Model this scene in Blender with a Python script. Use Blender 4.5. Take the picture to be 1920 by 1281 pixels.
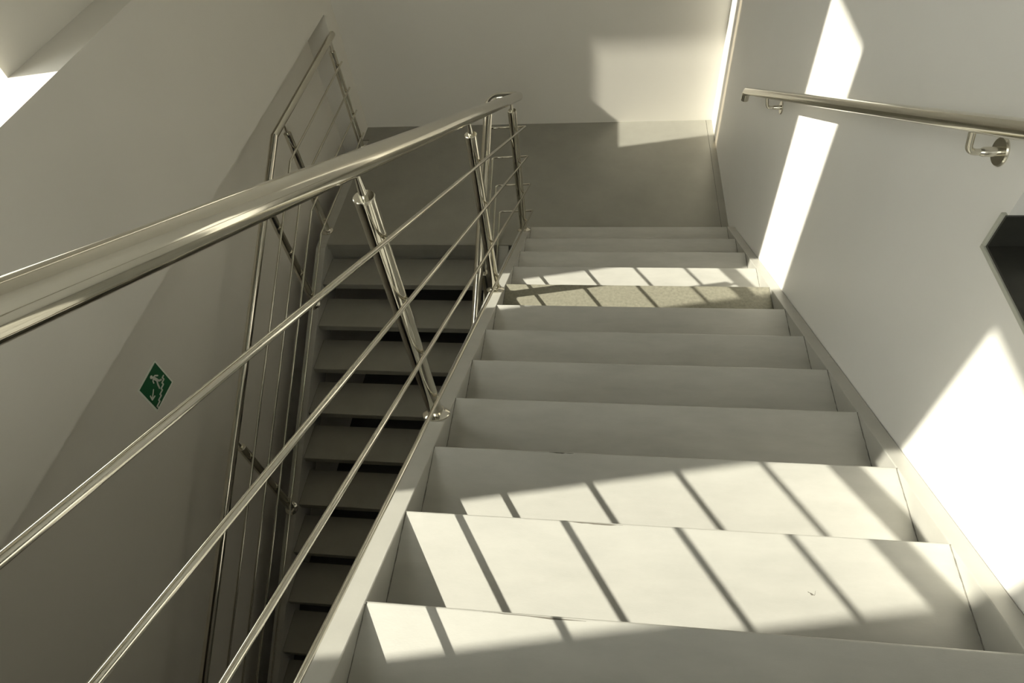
import bpy, bmesh, math, random
from mathutils import Vector, Matrix

D = bpy.data
SC = bpy.context.scene
COL = SC.collection
for o in list(D.objects):
    D.objects.remove(o)

# ------------------------------------------------------------------ camera, light, exposure
cam_d = D.cameras.new('camera')
cam = D.objects.new('camera', cam_d)
COL.objects.link(cam)
cam.location = (0.4555, -3.7400, 3.4314)
cam.rotation_euler = (math.radians(39.0058), math.radians(5.1700), math.radians(5.8899))
cam_d.sensor_fit = 'HORIZONTAL'
cam_d.sensor_width = 36.0
cam_d.lens = 36.0 * 1213.975 / 1920.0
cam_d.clip_start = 0.02
SC.camera = cam

SUN_DIR = Vector((1.0, 0.20, -0.922)).normalized()
sun_d = D.lights.new('sun', 'SUN')
sun_d.energy = 11.2
sun_d.angle = math.radians(0.53)
sun_d.color = (1.0, 0.925, 0.82)
sun = D.objects.new('sun', sun_d)
COL.objects.link(sun)
sun.rotation_euler = SUN_DIR.to_track_quat('-Z', 'Y').to_euler()

world = D.worlds.new('sky')
SC.world = world
world.use_nodes = True
bg = world.node_tree.nodes['Background']
bg.inputs['Color'].default_value = (0.97, 0.95, 0.91, 1)
bg.inputs['Strength'].default_value = 5.0

SC.view_settings.view_transform = 'Standard'
SC.view_settings.look = 'None'
SC.view_settings.gamma = 1.0
SC.view_settings.use_curve_mapping = False
SC.view_settings.exposure = 0.0
SC.cycles.use_denoising = True
SC.cycles.max_bounces = 14
SC.cycles.diffuse_bounces = 8
SC.cycles.glossy_bounces = 6
SC.cycles.transparent_max_bounces = 12
SC.cycles.sample_clamp_indirect = 4.0
SC.cycles.blur_glossy = 0.2

# ------------------------------------------------------------------ materials
def mat(name, base, rough=0.5, metal=0.0, noise=0.0, scale=8.0, bump=0.0, stretch=(1, 1, 1), base2=None, rough_var=0.0, spec=0.5, bump_scale=120.0):
    m = D.materials.new(name)
    m.use_nodes = True
    nt = m.node_tree
    b = nt.nodes['Principled BSDF']
    b.inputs['Base Color'].default_value = (*base, 1)
    b.inputs['Roughness'].default_value = rough
    b.inputs['Metallic'].default_value = metal
    b.inputs['Specular IOR Level'].default_value = spec
    if noise or base2 or rough_var or bump:
        tc = nt.nodes.new('ShaderNodeTexCoord')
        mp = nt.nodes.new('ShaderNodeMapping')
        mp.inputs['Scale'].default_value = stretch
        nt.links.new(tc.outputs['Object'], mp.inputs['Vector'])
        n = nt.nodes.new('ShaderNodeTexNoise')
        n.inputs['Scale'].default_value = scale
        n.inputs['Detail'].default_value = 6.0
        n.inputs['Roughness'].default_value = 0.6
        nt.links.new(mp.outputs['Vector'], n.inputs['Vector'])
        if noise or base2:
            mx = nt.nodes.new('ShaderNodeMix')
            mx.data_type = 'RGBA'
            c2 = base2 or tuple(c * (1 - noise) for c in base)
            mr = nt.nodes.new('ShaderNodeMapRange')
            mr.inputs['From Min'].default_value = 0.3
            mr.inputs['From Max'].default_value = 0.7
            nt.links.new(n.outputs['Fac'], mr.inputs['Value'])
            nt.links.new(mr.outputs['Result'], mx.inputs['Factor'])
            mx.inputs['A'].default_value = (*base, 1)
            mx.inputs['B'].default_value = (*c2, 1)
            nt.links.new(mx.outputs['Result'], b.inputs['Base Color'])
        if rough_var:
            mr2 = nt.nodes.new('ShaderNodeMapRange')
            mr2.inputs['To Min'].default_value = rough - rough_var
            mr2.inputs['To Max'].default_value = rough + rough_var
            nt.links.new(n.outputs['Fac'], mr2.inputs['Value'])
            nt.links.new(mr2.outputs['Result'], b.inputs['Roughness'])
        if bump:
            n2 = nt.nodes.new('ShaderNodeTexNoise')
            n2.inputs['Scale'].default_value = bump_scale
            n2.inputs['Detail'].default_value = 4.0
            nt.links.new(mp.outputs['Vector'], n2.inputs['Vector'])
            bp = nt.nodes.new('ShaderNodeBump')
            bp.inputs['Strength'].default_value = bump
            bp.inputs['Distance'].default_value = 0.002
            nt.links.new(n2.outputs['Fac'], bp.inputs['Height'])
            nt.links.new(bp.outputs['Normal'], b.inputs['Normal'])
    return m

M = {}
M['wall'] = mat('painted_wall', (0.75, 0.72, 0.655), 0.5, noise=0.03, scale=2.0, bump=0.05)
M['wall_cool'] = mat('painted_wall_cool', (0.76, 0.745, 0.71), 0.45, noise=0.03, scale=2.0, bump=0.05)
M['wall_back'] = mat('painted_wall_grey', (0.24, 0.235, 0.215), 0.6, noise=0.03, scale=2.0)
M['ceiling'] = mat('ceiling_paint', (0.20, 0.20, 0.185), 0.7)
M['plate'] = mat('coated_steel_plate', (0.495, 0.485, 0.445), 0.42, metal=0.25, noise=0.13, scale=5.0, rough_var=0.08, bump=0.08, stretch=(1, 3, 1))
M['plate_worn'] = mat('worn_steel_plate', (0.30, 0.285, 0.22), 0.5, metal=0.3, noise=0.3, scale=60.0, rough_var=0.1, bump=0.25)
M['landing'] = mat('landing_steel_plate', (0.33, 0.32, 0.28), 0.34, metal=0.35, noise=0.14, scale=3.0, rough_var=0.07, bump=0.06)
M['stringer'] = mat('coated_steel_stringer', (0.45, 0.44, 0.40), 0.45, metal=0.2, noise=0.08, scale=9.0, bump=0.08)
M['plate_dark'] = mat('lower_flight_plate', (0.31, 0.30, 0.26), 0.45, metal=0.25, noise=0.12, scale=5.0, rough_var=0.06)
M['inox'] = mat('polished_stainless_steel', (0.70, 0.67, 0.585), 0.09, metal=1.0, noise=0.05, scale=14.0, rough_var=0.04, stretch=(1, 1, 1))
M['inox_dull'] = mat('brushed_stainless_steel', (0.70, 0.67, 0.58), 0.22, metal=1.0, noise=0.06, scale=14.0, rough_var=0.05)
M['seam'] = mat('dark_seam', (0.05, 0.05, 0.045), 0.7)
M['green'] = mat('sign_green', (0.013, 0.115, 0.045), 0.45)
M['white'] = mat('sign_white', (0.86, 0.88, 0.80), 0.45)
M['dark_steel'] = mat('dark_grey_steel', (0.055, 0.055, 0.048), 0.35, metal=0.4, noise=0.2, scale=20)
M['trim'] = mat('grey_edge_trim', (0.42, 0.42, 0.36), 0.5)
M['frame'] = mat('window_frame_grey', (0.18, 0.18, 0.17), 0.4)
M['floor'] = mat('concrete_floor', (0.09, 0.095, 0.095), 0.5, noise=0.2, scale=3.0)
M['ground'] = mat('outside_paving', (0.30, 0.30, 0.27), 0.9, noise=0.2, scale=1.0)
M['scuff'] = mat('dark_scuff', (0.12, 0.11, 0.09), 0.7)
def glass_mat(name='clear_window_glass', col=(0.95, 0.97, 0.95)):
    m = D.materials.new(name); m.use_nodes = True
    nt = m.node_tree; nt.nodes.remove(nt.nodes['Principled BSDF'])
    out = nt.nodes['Material Output']
    tr = nt.nodes.new('ShaderNodeBsdfTransparent'); tr.inputs['Color'].default_value = (*col, 1)
    gl = nt.nodes.new('ShaderNodeBsdfGlossy'); gl.inputs['Roughness'].default_value = 0.02
    mx = nt.nodes.new('ShaderNodeMixShader')
    mx.inputs[0].default_value = 0.05
    nt.links.new(tr.outputs[0], mx.inputs[1]); nt.links.new(gl.outputs[0], mx.inputs[2])
    nt.links.new(mx.outputs[0], out.inputs['Surface'])
    return m
M['glass'] = glass_mat()
M['glass_tint'] = glass_mat('slit_dimming_glass', (0.55, 0.52, 0.45))  # dims the sun through the added slit

# ------------------------------------------------------------------ helpers
class MB:
    """collects shapes; build() links them as one mesh object"""
    def __init__(self):
        self.v = []; self.f = []; self.s = []
    def add(self, vs, fs, smooth=False):
        k = len(self.v)
        self.v += [tuple(v) for v in vs]
        self.f += [tuple(i + k for i in f) for f in fs]
        self.s += [smooth] * len(fs)
        return self
    def box(self, x0, x1, y0, y1, z0, z1):
        vs = [(x, y, z) for x in (x0, x1) for y in (y0, y1) for z in (z0, z1)]
        fs = [(0, 1, 3, 2), (4, 6, 7, 5), (0, 4, 5, 1), (2, 3, 7, 6), (0, 2, 6, 4), (1, 5, 7, 3)]
        return self.add(vs, fs)
    def prism_x(self, prof, x0, x1):
        """prof: list of (y, z), extruded from x0 to x1"""
        n = len(prof)
        vs = [(x0, y, z) for y, z in prof] + [(x1, y, z) for y, z in prof]
        fs = [tuple(range(n)), tuple(range(2 * n - 1, n - 1, -1))]
        fs += [(i, n + i, n + (i + 1) % n, (i + 1) % n) for i in range(n)]
        return self.add(vs, fs)
    def prism(self, pts, off):
        """planar polygon of 3D points, extruded along off"""
        n = len(pts); off = Vector(off)
        vs = [tuple(p) for p in pts] + [tuple(Vector(p) + off) for p in pts]
        fs = [tuple(range(n)), tuple(range(2 * n - 1, n - 1, -1))]
        fs += [(i, n + i, n + (i + 1) % n, (i + 1) % n) for i in range(n)]
        return self.add(vs, fs)
    def tube(self, pts, r, seg=24, caps=True, radii=None):
        pts = [Vector(p) for p in pts]
        n = len(pts)
        tan = []
        for i in range(n):
            a = (pts[i] - pts[i - 1]).normalized() if i else None
            b = (pts[i + 1] - pts[i]).normalized() if i < n - 1 else None
            tan.append((a, b))
        d0 = tan[0][1]
        up = Vector((0, 0, 1)) if abs(d0.z) < 0.9 else Vector((1, 0, 0))
        u = d0.cross(up).normalized(); v = u.cross(d0).normalized()
        ring = [pts[0] + (u * math.cos(2 * math.pi * k / seg) + v * math.sin(2 * math.pi * k / seg)) * (radii[0] if radii else r) for k in range(seg)]
        rings = [ring]
        for i in range(1, n):
            a, b = tan[i]
            if b is None:
                nrm = a
            else:
                nrm = (a + b).normalized()
            prev = rings[-1]
            if radii:
                w = [(p - pts[i - 1]) * (radii[i] / radii[i - 1]) + pts[i] for p in prev]
                rings.append(w)
            else:
                cur = []
                for p in prev:
                    t = (pts[i] - p).dot(nrm) / a.dot(nrm)
                    cur.append(p + a * t)
                rings.append(cur)
        start = 0
        for i in range(1, n):
            a, b = tan[i]
            if b is None or a.angle(b) > math.radians(14):      # a mitred corner stays crisp
                rg = rings[start:i + 1]
                vs = [p for q in rg for p in q]; fs = []
                for j in range(len(rg) - 1):
                    for k in range(seg):
                        k2 = (k + 1) % seg
                        fs.append((j * seg + k, j * seg + k2, (j + 1) * seg + k2, (j + 1) * seg + k))
                self.add(vs, fs, True)
                start = i
        if caps:
            self.add(rings[0], [tuple(range(seg - 1, -1, -1))])
            self.add(rings[-1], [tuple(range(seg))])
        return self
    def lathe(self, origin, axis, prof, seg=32):
        """prof: (radius, height along the axis)"""
        o = Vector(origin); a = Vector(axis).normalized()
        up = Vector((0, 0, 1)) if abs(a.z) < 0.9 else Vector((1, 0, 0))
        u = a.cross(up).normalized(); v = a.cross(u).normalized()
        rings = [[o + a * h + (u * math.cos(2 * math.pi * k / seg) + v * math.sin(2 * math.pi * k / seg)) * r for k in range(seg)] for r, h in prof]
        start = 0
        for i in range(1, len(prof)):
            last = i == len(prof) - 1
            if not last:
                d0 = Vector((prof[i][0] - prof[i - 1][0], prof[i][1] - prof[i - 1][1]))
                d1 = Vector((prof[i + 1][0] - prof[i][0], prof[i + 1][1] - prof[i][1]))
            if last or d0.angle(d1) > math.radians(28):          # edges of the turned profile stay crisp
                rg = rings[start:i + 1]
                vs = [p for q in rg for p in q]; fs = []
                for j in range(len(rg) - 1):
                    for k in range(seg):
                        k2 = (k + 1) % seg
                        fs.append((j * seg + k, j * seg + k2, (j + 1) * seg + k2, (j + 1) * seg + k))
                self.add(vs, fs, True)
                start = i
        self.add(rings[0], [tuple(range(seg - 1, -1, -1))]); self.add(rings[-1], [tuple(range(seg))])
        return self
    def build(self, name, m, parent=None, bevel=0.0, sharp=None):
        me = D.meshes.new(name)
        me.from_pydata(self.v, [], self.f)
        me.validate()
        bm = bmesh.new(); bm.from_mesh(me)
        bmesh.ops.recalc_face_normals(bm, faces=bm.faces)
        bm.to_mesh(me); bm.free()
        if len(self.s) == len(me.polygons):
            me.polygons.foreach_set('use_smooth', self.s)
        me.materials.append(m)
        o = D.objects.new(name, me); COL.objects.link(o)
        if parent is not None:
            o.parent = parent
            if parent.type == 'EMPTY':
                o.matrix_parent_inverse = Matrix.Translation(-Vector(parent.location))
        if bevel:
            b = o.modifiers.new('bevel', 'BEVEL'); b.width = bevel; b.segments = 2; b.limit_method = 'ANGLE'; b.angle_limit = math.radians(40)
        return o

def fillet(pts, r, n=8):
    """round the inner corners of a polyline"""
    pts = [Vector(p) for p in pts]
    out = [pts[0]]
    for i in range(1, len(pts) - 1):
        p = pts[i]; rr = r[i - 1] if isinstance(r, (list, tuple)) else r
        a = (pts[i - 1] - p).normalized(); b = (pts[i + 1] - p).normalized()
        ang = a.angle(b)
        if rr <= 0 or ang > math.radians(178):
            out.append(p); continue
        d = rr / math.tan(ang / 2)
        c = p + (a + b).normalized() * (rr / math.sin(ang / 2))
        s = p + a * d - c; e = p + b * d - c
        tot = s.angle(e)
        for k in range(n + 1):
            t = k / n
            out.append(c + (s * math.sin((1 - t) * tot) + e * math.sin(t * tot)) / math.sin(tot))
    out.append(pts[-1])
    return out

def thing(name, label, cat, loc=(0, 0, 0), group=None):
    o = D.objects.new(name, None); COL.objects.link(o)
    o.empty_display_size = 0.1
    o.location = loc
    o['label'] = label; o['category'] = cat
    if group: o['group'] = group
    return o
def struct(o, label=None):
    o['kind'] = 'structure'
    if label: o['label'] = label
    return o

# ------------------------------------------------------------------ dimensions (metres)
G, RISE = 0.30, 0.1564
SL = RISE / G
XL, XR, XW = -0.083, 1.357, 1.411            # upper flight: tread ends, right wall
XLW = -1.820                                  # left wall (lower, thick part)
XLU = -2.030                                  # left wall above the ledge
LEDGE = 2.213
RZ, RY = 1.172, 1.410                         # recess in the left wall: its top and its far end
YF = 1.620                                    # far wall
YB = -6.2                                     # wall behind
ZC = 6.0                                      # ceiling
ZF = -2.033                                   # lower floor
def SA(y): return RISE - y * SL               # nosing line of the upper flight
def SB(y): return (y + 0.02) * SL             # nosing line of the lower flight
YUP = -3.9; ZUP = 2.19                         # upper floor edge

# ------------------------------------------------------------------ room
# left wall: thick lower part with a ledge, thinner upper part set back, three tall windows
WIN = [(0.645, 1.14), (-1.99, -1.415), (-3.89, -3.305)]
ZH = 5.58
XO = -2.30
SLIT = (0.460, 0.600, 3.16)                    # added slit for the right wall's bright strip: y0, y1, lowest z
w = MB()
w.box(XO - 0.1, XLU, YB, YF + 0.4, ZF - 0.2, LEDGE)
w.box(XLU, XLW, YB, YF, RZ, LEDGE)
w.box(XLU, XLW, RY, YF, ZF - 0.2, RZ)
ys = [YF + 0.4] + [q for a, b in WIN for q in (b, a)] + [YB]
for i in range(0, len(ys), 2):
    if i == 2:
        w.box(XO, XLU, SLIT[1], ys[i], LEDGE, ZC)
        w.box(XO, XLU, ys[i + 1], SLIT[0], LEDGE, ZC)
        w.box(XO, XLU, SLIT[0], SLIT[1], LEDGE, SLIT[2])
        w.box(XO, XLU, SLIT[0], SLIT[1], ZH, ZC)
        continue
    w.box(XO, XLU, ys[i + 1], ys[i], LEDGE, ZC)
for a, b in WIN:
    w.box(XO, XLU, a, b, ZH, ZC)
struct(w.build('wall_left', M['wall']))
struct(MB().box(XO, XW + 1.0, YF, YF + 0.3, ZF - 0.2, ZC).build('wall_far', M['wall']))
# right wall with an opening (its far lower corner is in view)
NY, NZ = -2.433, 2.222
w = MB()
w.box(XW, XW + 0.9, NY, YF, ZF - 0.2, ZC)
w.box(XW, XW + 0.9, YB, NY, ZF - 0.2, NZ)
w.box(XW, XW + 0.9, YB, NY - 1.2, NZ, ZC)
w.box(XW, XW + 0.9, NY - 1.2, NY, NZ + 1.5, ZC)
w.box(XW + 0.6, XW + 0.9, NY - 1.2, NY, NZ, NZ + 1.5)
struct(w.build('wall_right', M['wall_cool']))
FILL_WIN = (-1.2, 1.3, 2.9, 5.3)  # unseen back opening, added to let in ambient daylight
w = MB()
w.box(XO, FILL_WIN[0], YB - 0.3, YB, ZF - 0.2, ZC)
w.box(FILL_WIN[1], XW + 0.9, YB - 0.3, YB, ZF - 0.2, ZC)
w.box(FILL_WIN[0], FILL_WIN[1], YB - 0.3, YB, ZF - 0.2, FILL_WIN[2])
w.box(FILL_WIN[0], FILL_WIN[1], YB - 0.3, YB, FILL_WIN[3], ZC)
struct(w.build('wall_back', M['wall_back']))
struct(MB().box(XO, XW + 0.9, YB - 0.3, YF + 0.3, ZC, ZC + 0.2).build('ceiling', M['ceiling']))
struct(MB().box(XLU, XW, YB, YF, ZF - 0.2, ZF).build('floor', M['floor']))
struct(MB().box(XLU, XW, YB, YUP, ZUP - 0.22, ZUP).build('floor_upper', M['landing']))
struct(MB().box(-30, 30, -30, 30, ZF - 0.6, ZF - 0.3).build('ground', M['ground']))
# unseen fin added outside to shade the upper part of the far window's sunbeam
struct(MB().box(-3.9, -2.45, 0.82, 0.94, 4.40, 7.5).build('added_shade_fin', M['wall']))

def window(idx, x0, x1, y0, y1, z0, z1, axis):
    """frame with glass; axis 'x' = pane faces x"""
    f = MB(); t = 0.045; p = MB()
    if axis == 'x':
        f.box(x0, x1, y0, y0 + t, z0, z1); f.box(x0, x1, y1 - t, y1, z0, z1)
        f.box(x0, x1, y0 + t, y1 - t, z0, z0 + t); f.box(x0, x1, y0 + t, y1 - t, z1 - t, z1)
        xm = (x0 + x1) / 2; p.box(xm - 0.004, xm + 0.004, y0 + t, y1 - t, z0 + t, z1 - t)
    else:
        f.box(x0, x0 + t, y0, y1, z0, z1); f.box(x1 - t, x1, y0, y1, z0, z1)
        f.box(x0 + t, x1 - t, y0, y1, z0, z0 + t); f.box(x0 + t, x1 - t, y0, y1, z1 - t, z1)
        ym = (y0 + y1) / 2; p.box(x0 + t, x1 - t, ym - 0.004, ym + 0.004, z0 + t, z1 - t)
    o = struct(f.build('window_%d' % idx, M['frame']))
    p.build('glass_pane', M['glass'], o)
for i, (a, b) in enumerate(WIN):
    window(i + 1, XO - 0.05, XO, a - 0.045, b + 0.045, LEDGE - 0.045, ZH + 0.045, 'x')
struct(MB().box(XO + 0.02, XO + 0.028, SLIT[0], SLIT[1], SLIT[2], ZH).build('window_5', M['glass_tint']))  # unseen pane added with the slit, tinted to dim its strip
window(4, FILL_WIN[0], FILL_WIN[1], YB - 0.2, YB - 0.15, FILL_WIN[2], FILL_WIN[3], 'y')  # added back window, out of view, brightens the stairwell


# steel tray lining the opening in the right wall
f = MB()
tr = 0.012
f.box(XW - tr, XW, NY - 1.2, NY + tr, NZ - 0.012, NZ)
f.box(XW - tr, XW, NY, NY + tr, NZ, NZ + 0.10)
o = struct(f.build('trim_2', M['trim'], bevel=0.002), 'grey metal edge strip round the lower corner of the wall opening')
t = MB()
t.box(XW - 0.006, XW + 0.6, NY - 1.2, NY, NZ, NZ + 0.006)
t.box(XW - 0.006, XW + 0.6, NY - 0.006, NY, NZ + 0.006, NZ + 0.10)
struct(t.build('trim_3', M['dark_steel']), 'dark steel lining in the wall opening')

# ------------------------------------------------------------------ landing
land = thing('landing_platform', 'grey steel stair landing between the two flights, sunlit at its far right corner', 'landing', (0, 0.8, 0))
SO, SI, SUP = -1.835, -1.755, 0.025            # edge channel of landing and lower flight on the wall side
p = MB()
p.prism([(SI, -0.02, -0.012), (-0.16, -0.02, -0.012), (-0.16, -0.30, -0.012), (XR + 0.0, -0.30, -0.012), (XR, YF, -0.012), (XLW, YF, -0.012), (XLW, RY + 0.002, -0.012), (SI, RY + 0.002, -0.012)], (0, 0, 0.012))
p.build('floor_plate', M['landing'], land)
MB().box(XR + 0.003, XW, -0.3, YF, -0.012, 0.0).build('edge_strip', M['landing'], land)
MB().box(XR, XR + 0.003, -0.3, YF, -0.012, -0.003).build('seam', M['seam'], land)
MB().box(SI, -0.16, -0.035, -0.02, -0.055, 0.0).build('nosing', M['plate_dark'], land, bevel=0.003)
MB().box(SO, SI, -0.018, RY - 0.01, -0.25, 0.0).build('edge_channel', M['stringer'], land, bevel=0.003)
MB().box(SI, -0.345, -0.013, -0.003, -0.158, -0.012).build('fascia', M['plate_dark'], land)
MB().box(SI, XW, 0.0, YF, -0.20, -0.012).build('support_frame', M['stringer'], land)

# ------------------------------------------------------------------ treads
def tread_profile(y, z, g, s):
    """bent plate seen from the side: nosing at y, facing s (+1 = far side)"""
    t = 0.008; h = 0.05; r = 0.006
    pts = [(y - s * (g - 0.008), z), (y - s * r, z)]
    for k in range(1, 5):
        a = math.pi / 2 * k / 4
        pts.append((y - s * r + s * r * math.sin(a), z - r + r * math.cos(a)))
    pts += [(y, z - h), (y - s * t, z - h), (y - s * t, z - t), (y - s * (g - 0.008), z - t)]
    return pts
def make_flight(root, xs0, xs1, treads, s, m, label8=None):
    for k, (y, z, mm, lab) in enumerate(treads):
        b = MB(); prof = tread_profile(y, z, G, s)
        b.prism_x(prof, xs0, xs1)
        o = b.build('tread', mm, root)
        if lab: o['label'] = lab
        # dark weld bead where the plate meets the stringers
        rnd = random.Random(k * 7 + int(s))
        for xe in (xs0, xs1):
            wd = MB(); q = []
            yy = y - s * 0.004
            sgn = 1 if xe == xs0 else -1
            while abs(yy - y) < G - 0.01:
                q.append((xe + sgn * rnd.uniform(-0.0006, 0.0012), yy, z + rnd.uniform(-0.001, 0.0012)))
                yy -= s * 0.014
            wd.tube(q, 0.0022, 5, False)
            wd.build('weld_seam', M['weld'], o)
M['weld'] = mat('weld_bead', (0.22, 0.21, 0.18), 0.6, metal=0.3, noise=0.5, scale=80)

flight = thing('stair_flight', 'sunlit light grey steel stair flight descending away to the landing', 'staircase', (0.64, -1.8, 0))
tr_list = []
for k in range(-1, 13):
    y = -(12 - k) * G; z = RISE + (12 - k) * RISE
    if k == -1: continue
    tr_list.append((y, z, M['plate_worn'] if k == 8 else M['plate'], 'duller speckled tread, worn grey-brown' if k == 8 else None))
make_flight(flight, XL, XR, tr_list, 1, M['plate'])
def stringer_A(x0, x1):
    yt = YUP
    prof = [(0.0, RISE), (0.0, 0.0), (-0.238, 0.0), (yt, SA(yt) - 0.28), (yt, SA(yt))]
    b = MB(); b.prism_x(prof, x0, x1)
    return b.build('stringer', M['stringer'], flight, bevel=0.003)
stringer_A(-0.158, XL)
stringer_A(XR, XW - 0.002)

# scuffs and stains on the two nearest treads
def scuff(tread_index, pts, wd, seed):
    tr = [o for o in flight.children if o.name.startswith('tread')][tread_index]
    rnd = random.Random(seed)
    zt = tr_list[tread_index][1]
    b = MB()
    (x0, y0), (x1, y1) = pts
    n = 9; top = []; bot = []
    for i in range(n + 1):
        t = i / n; x = x0 + (x1 - x0) * t; y = y0 + (y1 - y0) * t
        w_ = wd * (0.25 + rnd.random()) * math.sin(math.pi * min(max(t, 0.08), 0.92))
        top.append((x, y + w_ * 0.3, zt)); bot.append((x, y - w_, zt))
    b.prism(top + bot[::-1], (0, 0, 0.0003))
    b.build('scuff_mark', M['scuff'], tr)
scuff(2, ((0.385, -3.004), (0.53, -3.006)), 0.0045, 1)
scuff(2, ((0.985, -3.150), (1.000, -3.158)), 0.0040, 2)
scuff(2, ((1.000, -3.158), (1.004, -3.146)), 0.0030, 3)
scuff(1, ((0.20, -3.304), (0.44, -3.307)), 0.0035, 4)
scuff(3, ((0.30, -2.704), (0.38, -2.705)), 0.0030, 5)

flight2 = thing('stair_flight', 'shaded grey open-riser steel stair flight descending towards the viewer beside the left wall', 'staircase', (-1.04, -1.8, ZF))
BI0, BI1 = SI, -0.345
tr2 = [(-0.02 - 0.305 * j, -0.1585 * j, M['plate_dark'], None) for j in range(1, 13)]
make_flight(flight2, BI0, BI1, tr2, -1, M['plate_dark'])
SLB = 0.1585 / 0.305
def SBt(y): return (y + 0.02) * SLB
def stringer_B(x0, x1, up):
    ye = -0.02 - 0.305 * 12.6
    prof = [(-0.02, 0.0), (-0.02 - up / SLB, 0.0), (ye, SBt(ye) + up), (ye, ZF), (ye + 0.35, ZF), (-0.02, -0.30)]
    b = MB(); b.prism_x(prof, x0, x1)
    return b.build('stringer', M['stringer'], flight2, bevel=0.003)
stringer_B(SO, BI0, SUP)
stringer_B(BI1, -0.268, 0.0)

# ------------------------------------------------------------------ railings
RP, RH, RR = 0.0270, 0.0298, 0.0072
def post(root, x, y, zb, zt, zr, slope, side):
    """tube post standing on a sloped stringer; zt = top of the tube, zr = handrail underside"""
    b = MB()
    b.lathe((x, y, zb - 0.012), (0, 0, 1), [(RP, 0), (RP, zt - zb + 0.012 - 0.003), (RP - 0.003, zt - zb + 0.012)])
    p = b.build('post', M['inox'], root)
    cp = MB()
    cp.lathe((x, y, zt - 0.0005), (0, 0, 1), [(RP + 0.0008, -0.006), (RP + 0.0008, 0.001), (RP - 0.001, 0.003), (0.0115, 0.0032)], 32)
    cp.build('end_cap', M['inox_dull'], p)
    st = MB()
    st.lathe((x, y, zt - 0.001), (0, 0, 1), [(0.0115, 0.002), (0.0110, 0.010), (0.0075, (zr - zt) * 0.85), (0.0075, zr - zt + 0.010)], 16)
    st.build('stem', M['inox'], p)
    nrm = Vector((0, slope, 1)).normalized()
    fl = MB()
    fl.lathe(Vector((x, y, zb)), nrm, [(0.050, 0.0), (0.050, 0.006), (0.046, 0.010), (0.033, 0.018), (0.029, 0.026)], 32)
    fl.build('base_flange', M['inox'], p)
    return p

def clamp(p, x, y, z, xr):
    b = MB()
    b.tube([(x, y, z), (xr, y, z)], 0.0055, 12)
    b.build('rod_clip', M['inox_dull'], p)

# --- inner railing: runs down the upper flight, turns at the landing and goes on down the lower flight
rail = thing('stair_railing', 'polished steel railing with four rods between the two flights, thick handrail crossing the foreground', 'railing', (-0.12, -1.5, 0))
XPA = -0.125; XRA = XPA + RP + RR + 0.001
XPB = -0.312; XRB = -0.350
HR_N, HR_F = 1.090, 1.062          # handrail height over the nosing line, near and far
def hA(y, n=HR_N, f=HR_F):
    t = (y + 3.4) / 3.7
    return SA(y) + n + (f - n) * t
yend = 0.27
zend = hA(yend)
pts = [(XPA, -4.15, hA(-4.15)), (XPA, yend, zend), (-0.33, yend - 0.01, zend + 0.0)]
pts += [(-0.33, -4.0, zend - 0.03 - (yend + 4.0) * SL)]
MB().tube(fillet(pts, [0.035, 0.075], 10), RH, 32).build('handrail', M['inox'], rail)
RODS_N = [0.862, 0.626, 0.376, 0.134]
RODS_F = [0.836, 0.592, 0.345, 0.090]
BH = [0.80, 0.535, 0.285, 0.035]
for hn, hf, bh in zip(RODS_N, RODS_F, BH):
    ye = 0.205
    z0 = hA(-4.1, hn, hf); z1 = hA(ye, hn, hf)
    q = [(XRA, -4.1, z0), (XRA, ye, z1), (XRB, ye, z1 - 0.008), (XRB, -3.9, z1 - 0.008 - (ye + 3.9) * SL)]
    MB().tube(fillet(q, [0.004, 0.02], 6), RR, 14).build('rod', M['inox'], rail)
for y in (-0.095, -1.300, -2.520, -3.735):
    zt = SA(y) + 0.988
    p = post(rail, XPA, y, SA(y), zt, hA(y) - RH, SL, 1)
    for hn, hf in zip(RODS_N, RODS_F):
        clamp(p, XPA, y, hA(y, hn, hf), XRA)
for y in (-0.75, -1.95, -3.15):
    zb = SBt(y); zr = zend - 0.03 - (yend - y) * SL - RH
    p = post(rail, XPB, y, zb, zr - 0.07, zr, -SLB, -1)
    for bh, hf in zip(BH, RODS_F):
        clamp(p, XPB, y, hA(0.205, hf, hf) - 0.008 - (0.205 - y) * SL, XRB)

# --- outer railing along the left wall
rail2 = thing('stair_railing', 'polished steel railing with four rods on the lower flight beside the left wall', 'railing', (-1.765, -1.3, -1))
XPC = -1.795; XRC = XPC + RP + RR + 0.001
HZ = 1.017
q = [(XPC, 1.40, HZ), (XPC, -0.050, HZ), (XPC, -4.0, HZ - (4.0 - 0.050) * 0.5195)]
MB().tube(q, 0.026, 32).build('handrail', M['inox'], rail2)
HC = [0.808, 0.575, 0.355, 0.122]
for h in HC:
    q = [(XRC, 1.34, h), (XRC, -0.045, h), (XRC, -3.95, h - (3.95 - 0.045) * 0.5195)]
    MB().tube(q, 0.0080, 14).build('rod', M['inox'], rail2)
for y in (1.29, 0.125):
    p = post(rail2, XPC, y, 0.0, HZ - 0.095, HZ - 0.024, 0.0, 1)
    for h in HC: clamp(p, XPC, y, h, XRC)
for y in (-0.485, -1.885, -3.15):
    zb = SBt(y) + SUP; zr = HZ - (-0.050 - y) * 0.5195 - 0.024
    p = post(rail2, XPC, y, zb, zr - 0.075, zr, -SLB, 1)
    for h in HC: clamp(p, XPC, y, h - (-0.045 - y) * 0.5195, XRC)

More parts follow.
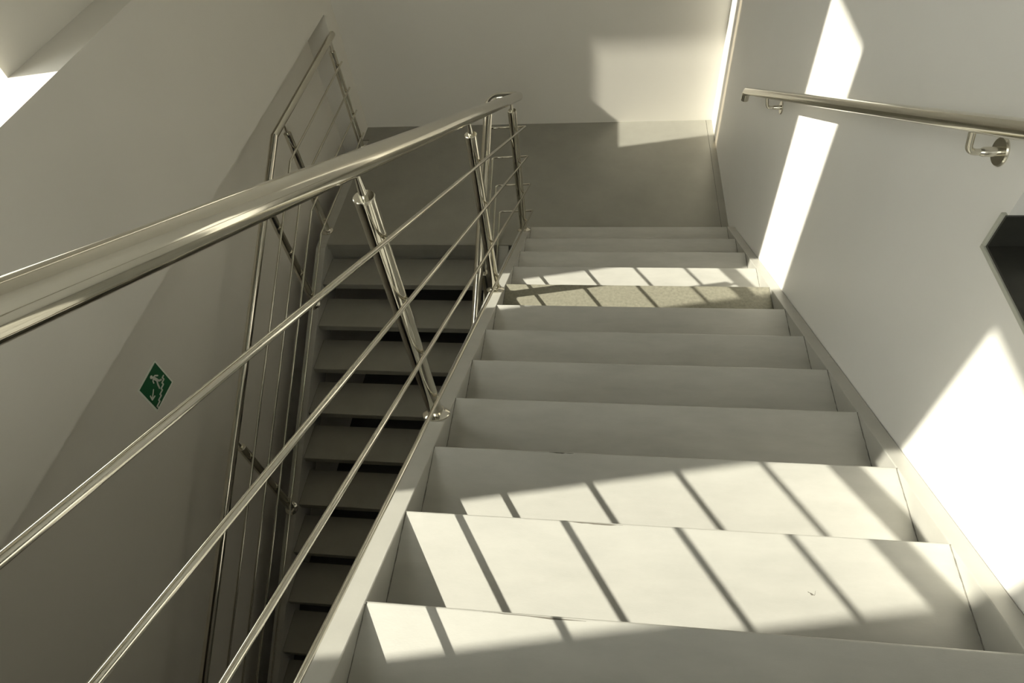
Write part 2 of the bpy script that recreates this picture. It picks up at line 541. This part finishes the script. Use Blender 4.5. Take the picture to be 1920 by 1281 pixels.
# --- wall handrail
XH = 1.322
wall_rail = thing('wall_handrail', 'polished steel handrail tube on brackets along the right wall', 'handrail', (XH, -1.8, 2.1))
def hz(y): return 2.569 + (-2.454 - y) * 0.5490
y1 = 0.105
s = Vector((0, 1, -0.549)).normalized()
b = MB()
pe = (XH, y1, hz(y1))
path = fillet([(XH, -4.3, hz(-4.3)), pe, (XH, y1 + 0.004, hz(y1) - 0.060)], [0.03], 8)
b.tube(path, 0.0225, 32, False)
b.tube(path[::-1], 0.0195, 32, False)
b.build('handrail_tube', M['inox'], wall_rail)
for y in (-0.400, -2.285, -4.1):
    z = hz(y) - 0.0225 - 0.058
    bk = MB()
    bk.tube(fillet([(XW - 0.046, y, z), (XH + 0.014, y, z), (XH, y, hz(y) - 0.018)], [0.024], 10), 0.0082, 16)
    br = bk.build('bracket', M['inox_dull'], wall_rail)
    MB().lathe((XW, y, z), (-1, 0, 0), [(0.0120, 0), (0.0120, 0.040), (0.0082, 0.048)], 20).build('bracket_sleeve', M['inox_dull'], br)
    MB().lathe((XW, y, z), (-1, 0, 0), [(0.036, 0), (0.036, 0.003), (0.033, 0.006)], 32).build('flange', M['inox_dull'], br)

# ------------------------------------------------------------------ emergency exit sign on the left wall
sx = XLU
SY0, SZ0, SH = -1.979, 0.510, 0.212
sign = thing('exit_sign', 'square green emergency exit sign, running figure, stairs and arrow, on left wall', 'sign', (sx, SY0 + SH / 2, SZ0))
MB().box(sx, sx + 0.002, SY0, SY0 + SH, SZ0, SZ0 + SH).build('backing_plate', M['white'], sign)
mg = 0.0110
MB().box(sx + 0.002, sx + 0.003, SY0 + mg, SY0 + SH - mg, SZ0 + mg, SZ0 + SH - mg).build('green_panel', M['green'], sign)
def P(u, v):  # sign space 0..1, u to the right (far), v up
    return (sx + 0.003, SY0 + SH * u, SZ0 + SH * v)
def stroke(mb, pts, wd, off=0.0):
    """thick polyline with round ends in sign space"""
    for (u0, v0), (u1, v1) in zip(pts[:-1], pts[1:]):
        dx, dy = u1 - u0, v1 - v0; L = math.hypot(dx, dy)
        nx, ny = -dy / L * wd / 2, dx / L * wd / 2
        mb.prism([P(u0 + nx, v0 + ny), P(u1 + nx, v1 + ny), P(u1 - nx, v1 - ny), P(u0 - nx, v0 - ny)], (0.0006 + off, 0, 0))
    for u, v in pts:
        disc(mb, u, v, wd / 2, off)
def disc(mb, u, v, r, off=0.0):
    mb.prism([P(u + r * math.cos(a * math.pi / 8), v + r * math.sin(a * math.pi / 8)) for a in range(16)], (0.0006 + off, 0, 0))
fg = MB()
disc(fg, 0.566, 0.816, 0.050)
stroke(fg, [(0.600, 0.735), (0.640, 0.590)], 0.085)
stroke(fg, [(0.600, 0.750), (0.680, 0.730), (0.745, 0.643)], 0.045, 0.0001)
stroke(fg, [(0.590, 0.740), (0.520, 0.690), (0.505, 0.635)], 0.040, 0.0002)
stroke(fg, [(0.640, 0.585), (0.680, 0.500), (0.740, 0.460)], 0.055, 0.0003)
stroke(fg, [(0.625, 0.580), (0.570, 0.480), (0.536, 0.367)], 0.055, 0.0004)
fg.build('running_figure', M['white'], sign)
ar = MB()
stroke(ar, [(0.365, 0.530), (0.150, 0.402)], 0.036)
stroke(ar, [(0.165, 0.515), (0.133, 0.390), (0.262, 0.375)], 0.042, 0.0001)
ar.build('arrow', M['white'], sign)
stp = MB()
zz = [(0.880, 0.455), (0.815, 0.455), (0.815, 0.375), (0.700, 0.375), (0.700, 0.300), (0.560, 0.300), (0.560, 0.235), (0.420, 0.235), (0.420, 0.175), (0.270, 0.175), (0.270, 0.120), (0.110, 0.120), (0.110, 0.075)]
stroke(stp, zz, 0.050)
stp.build('stairs_symbol', M['white'], sign)
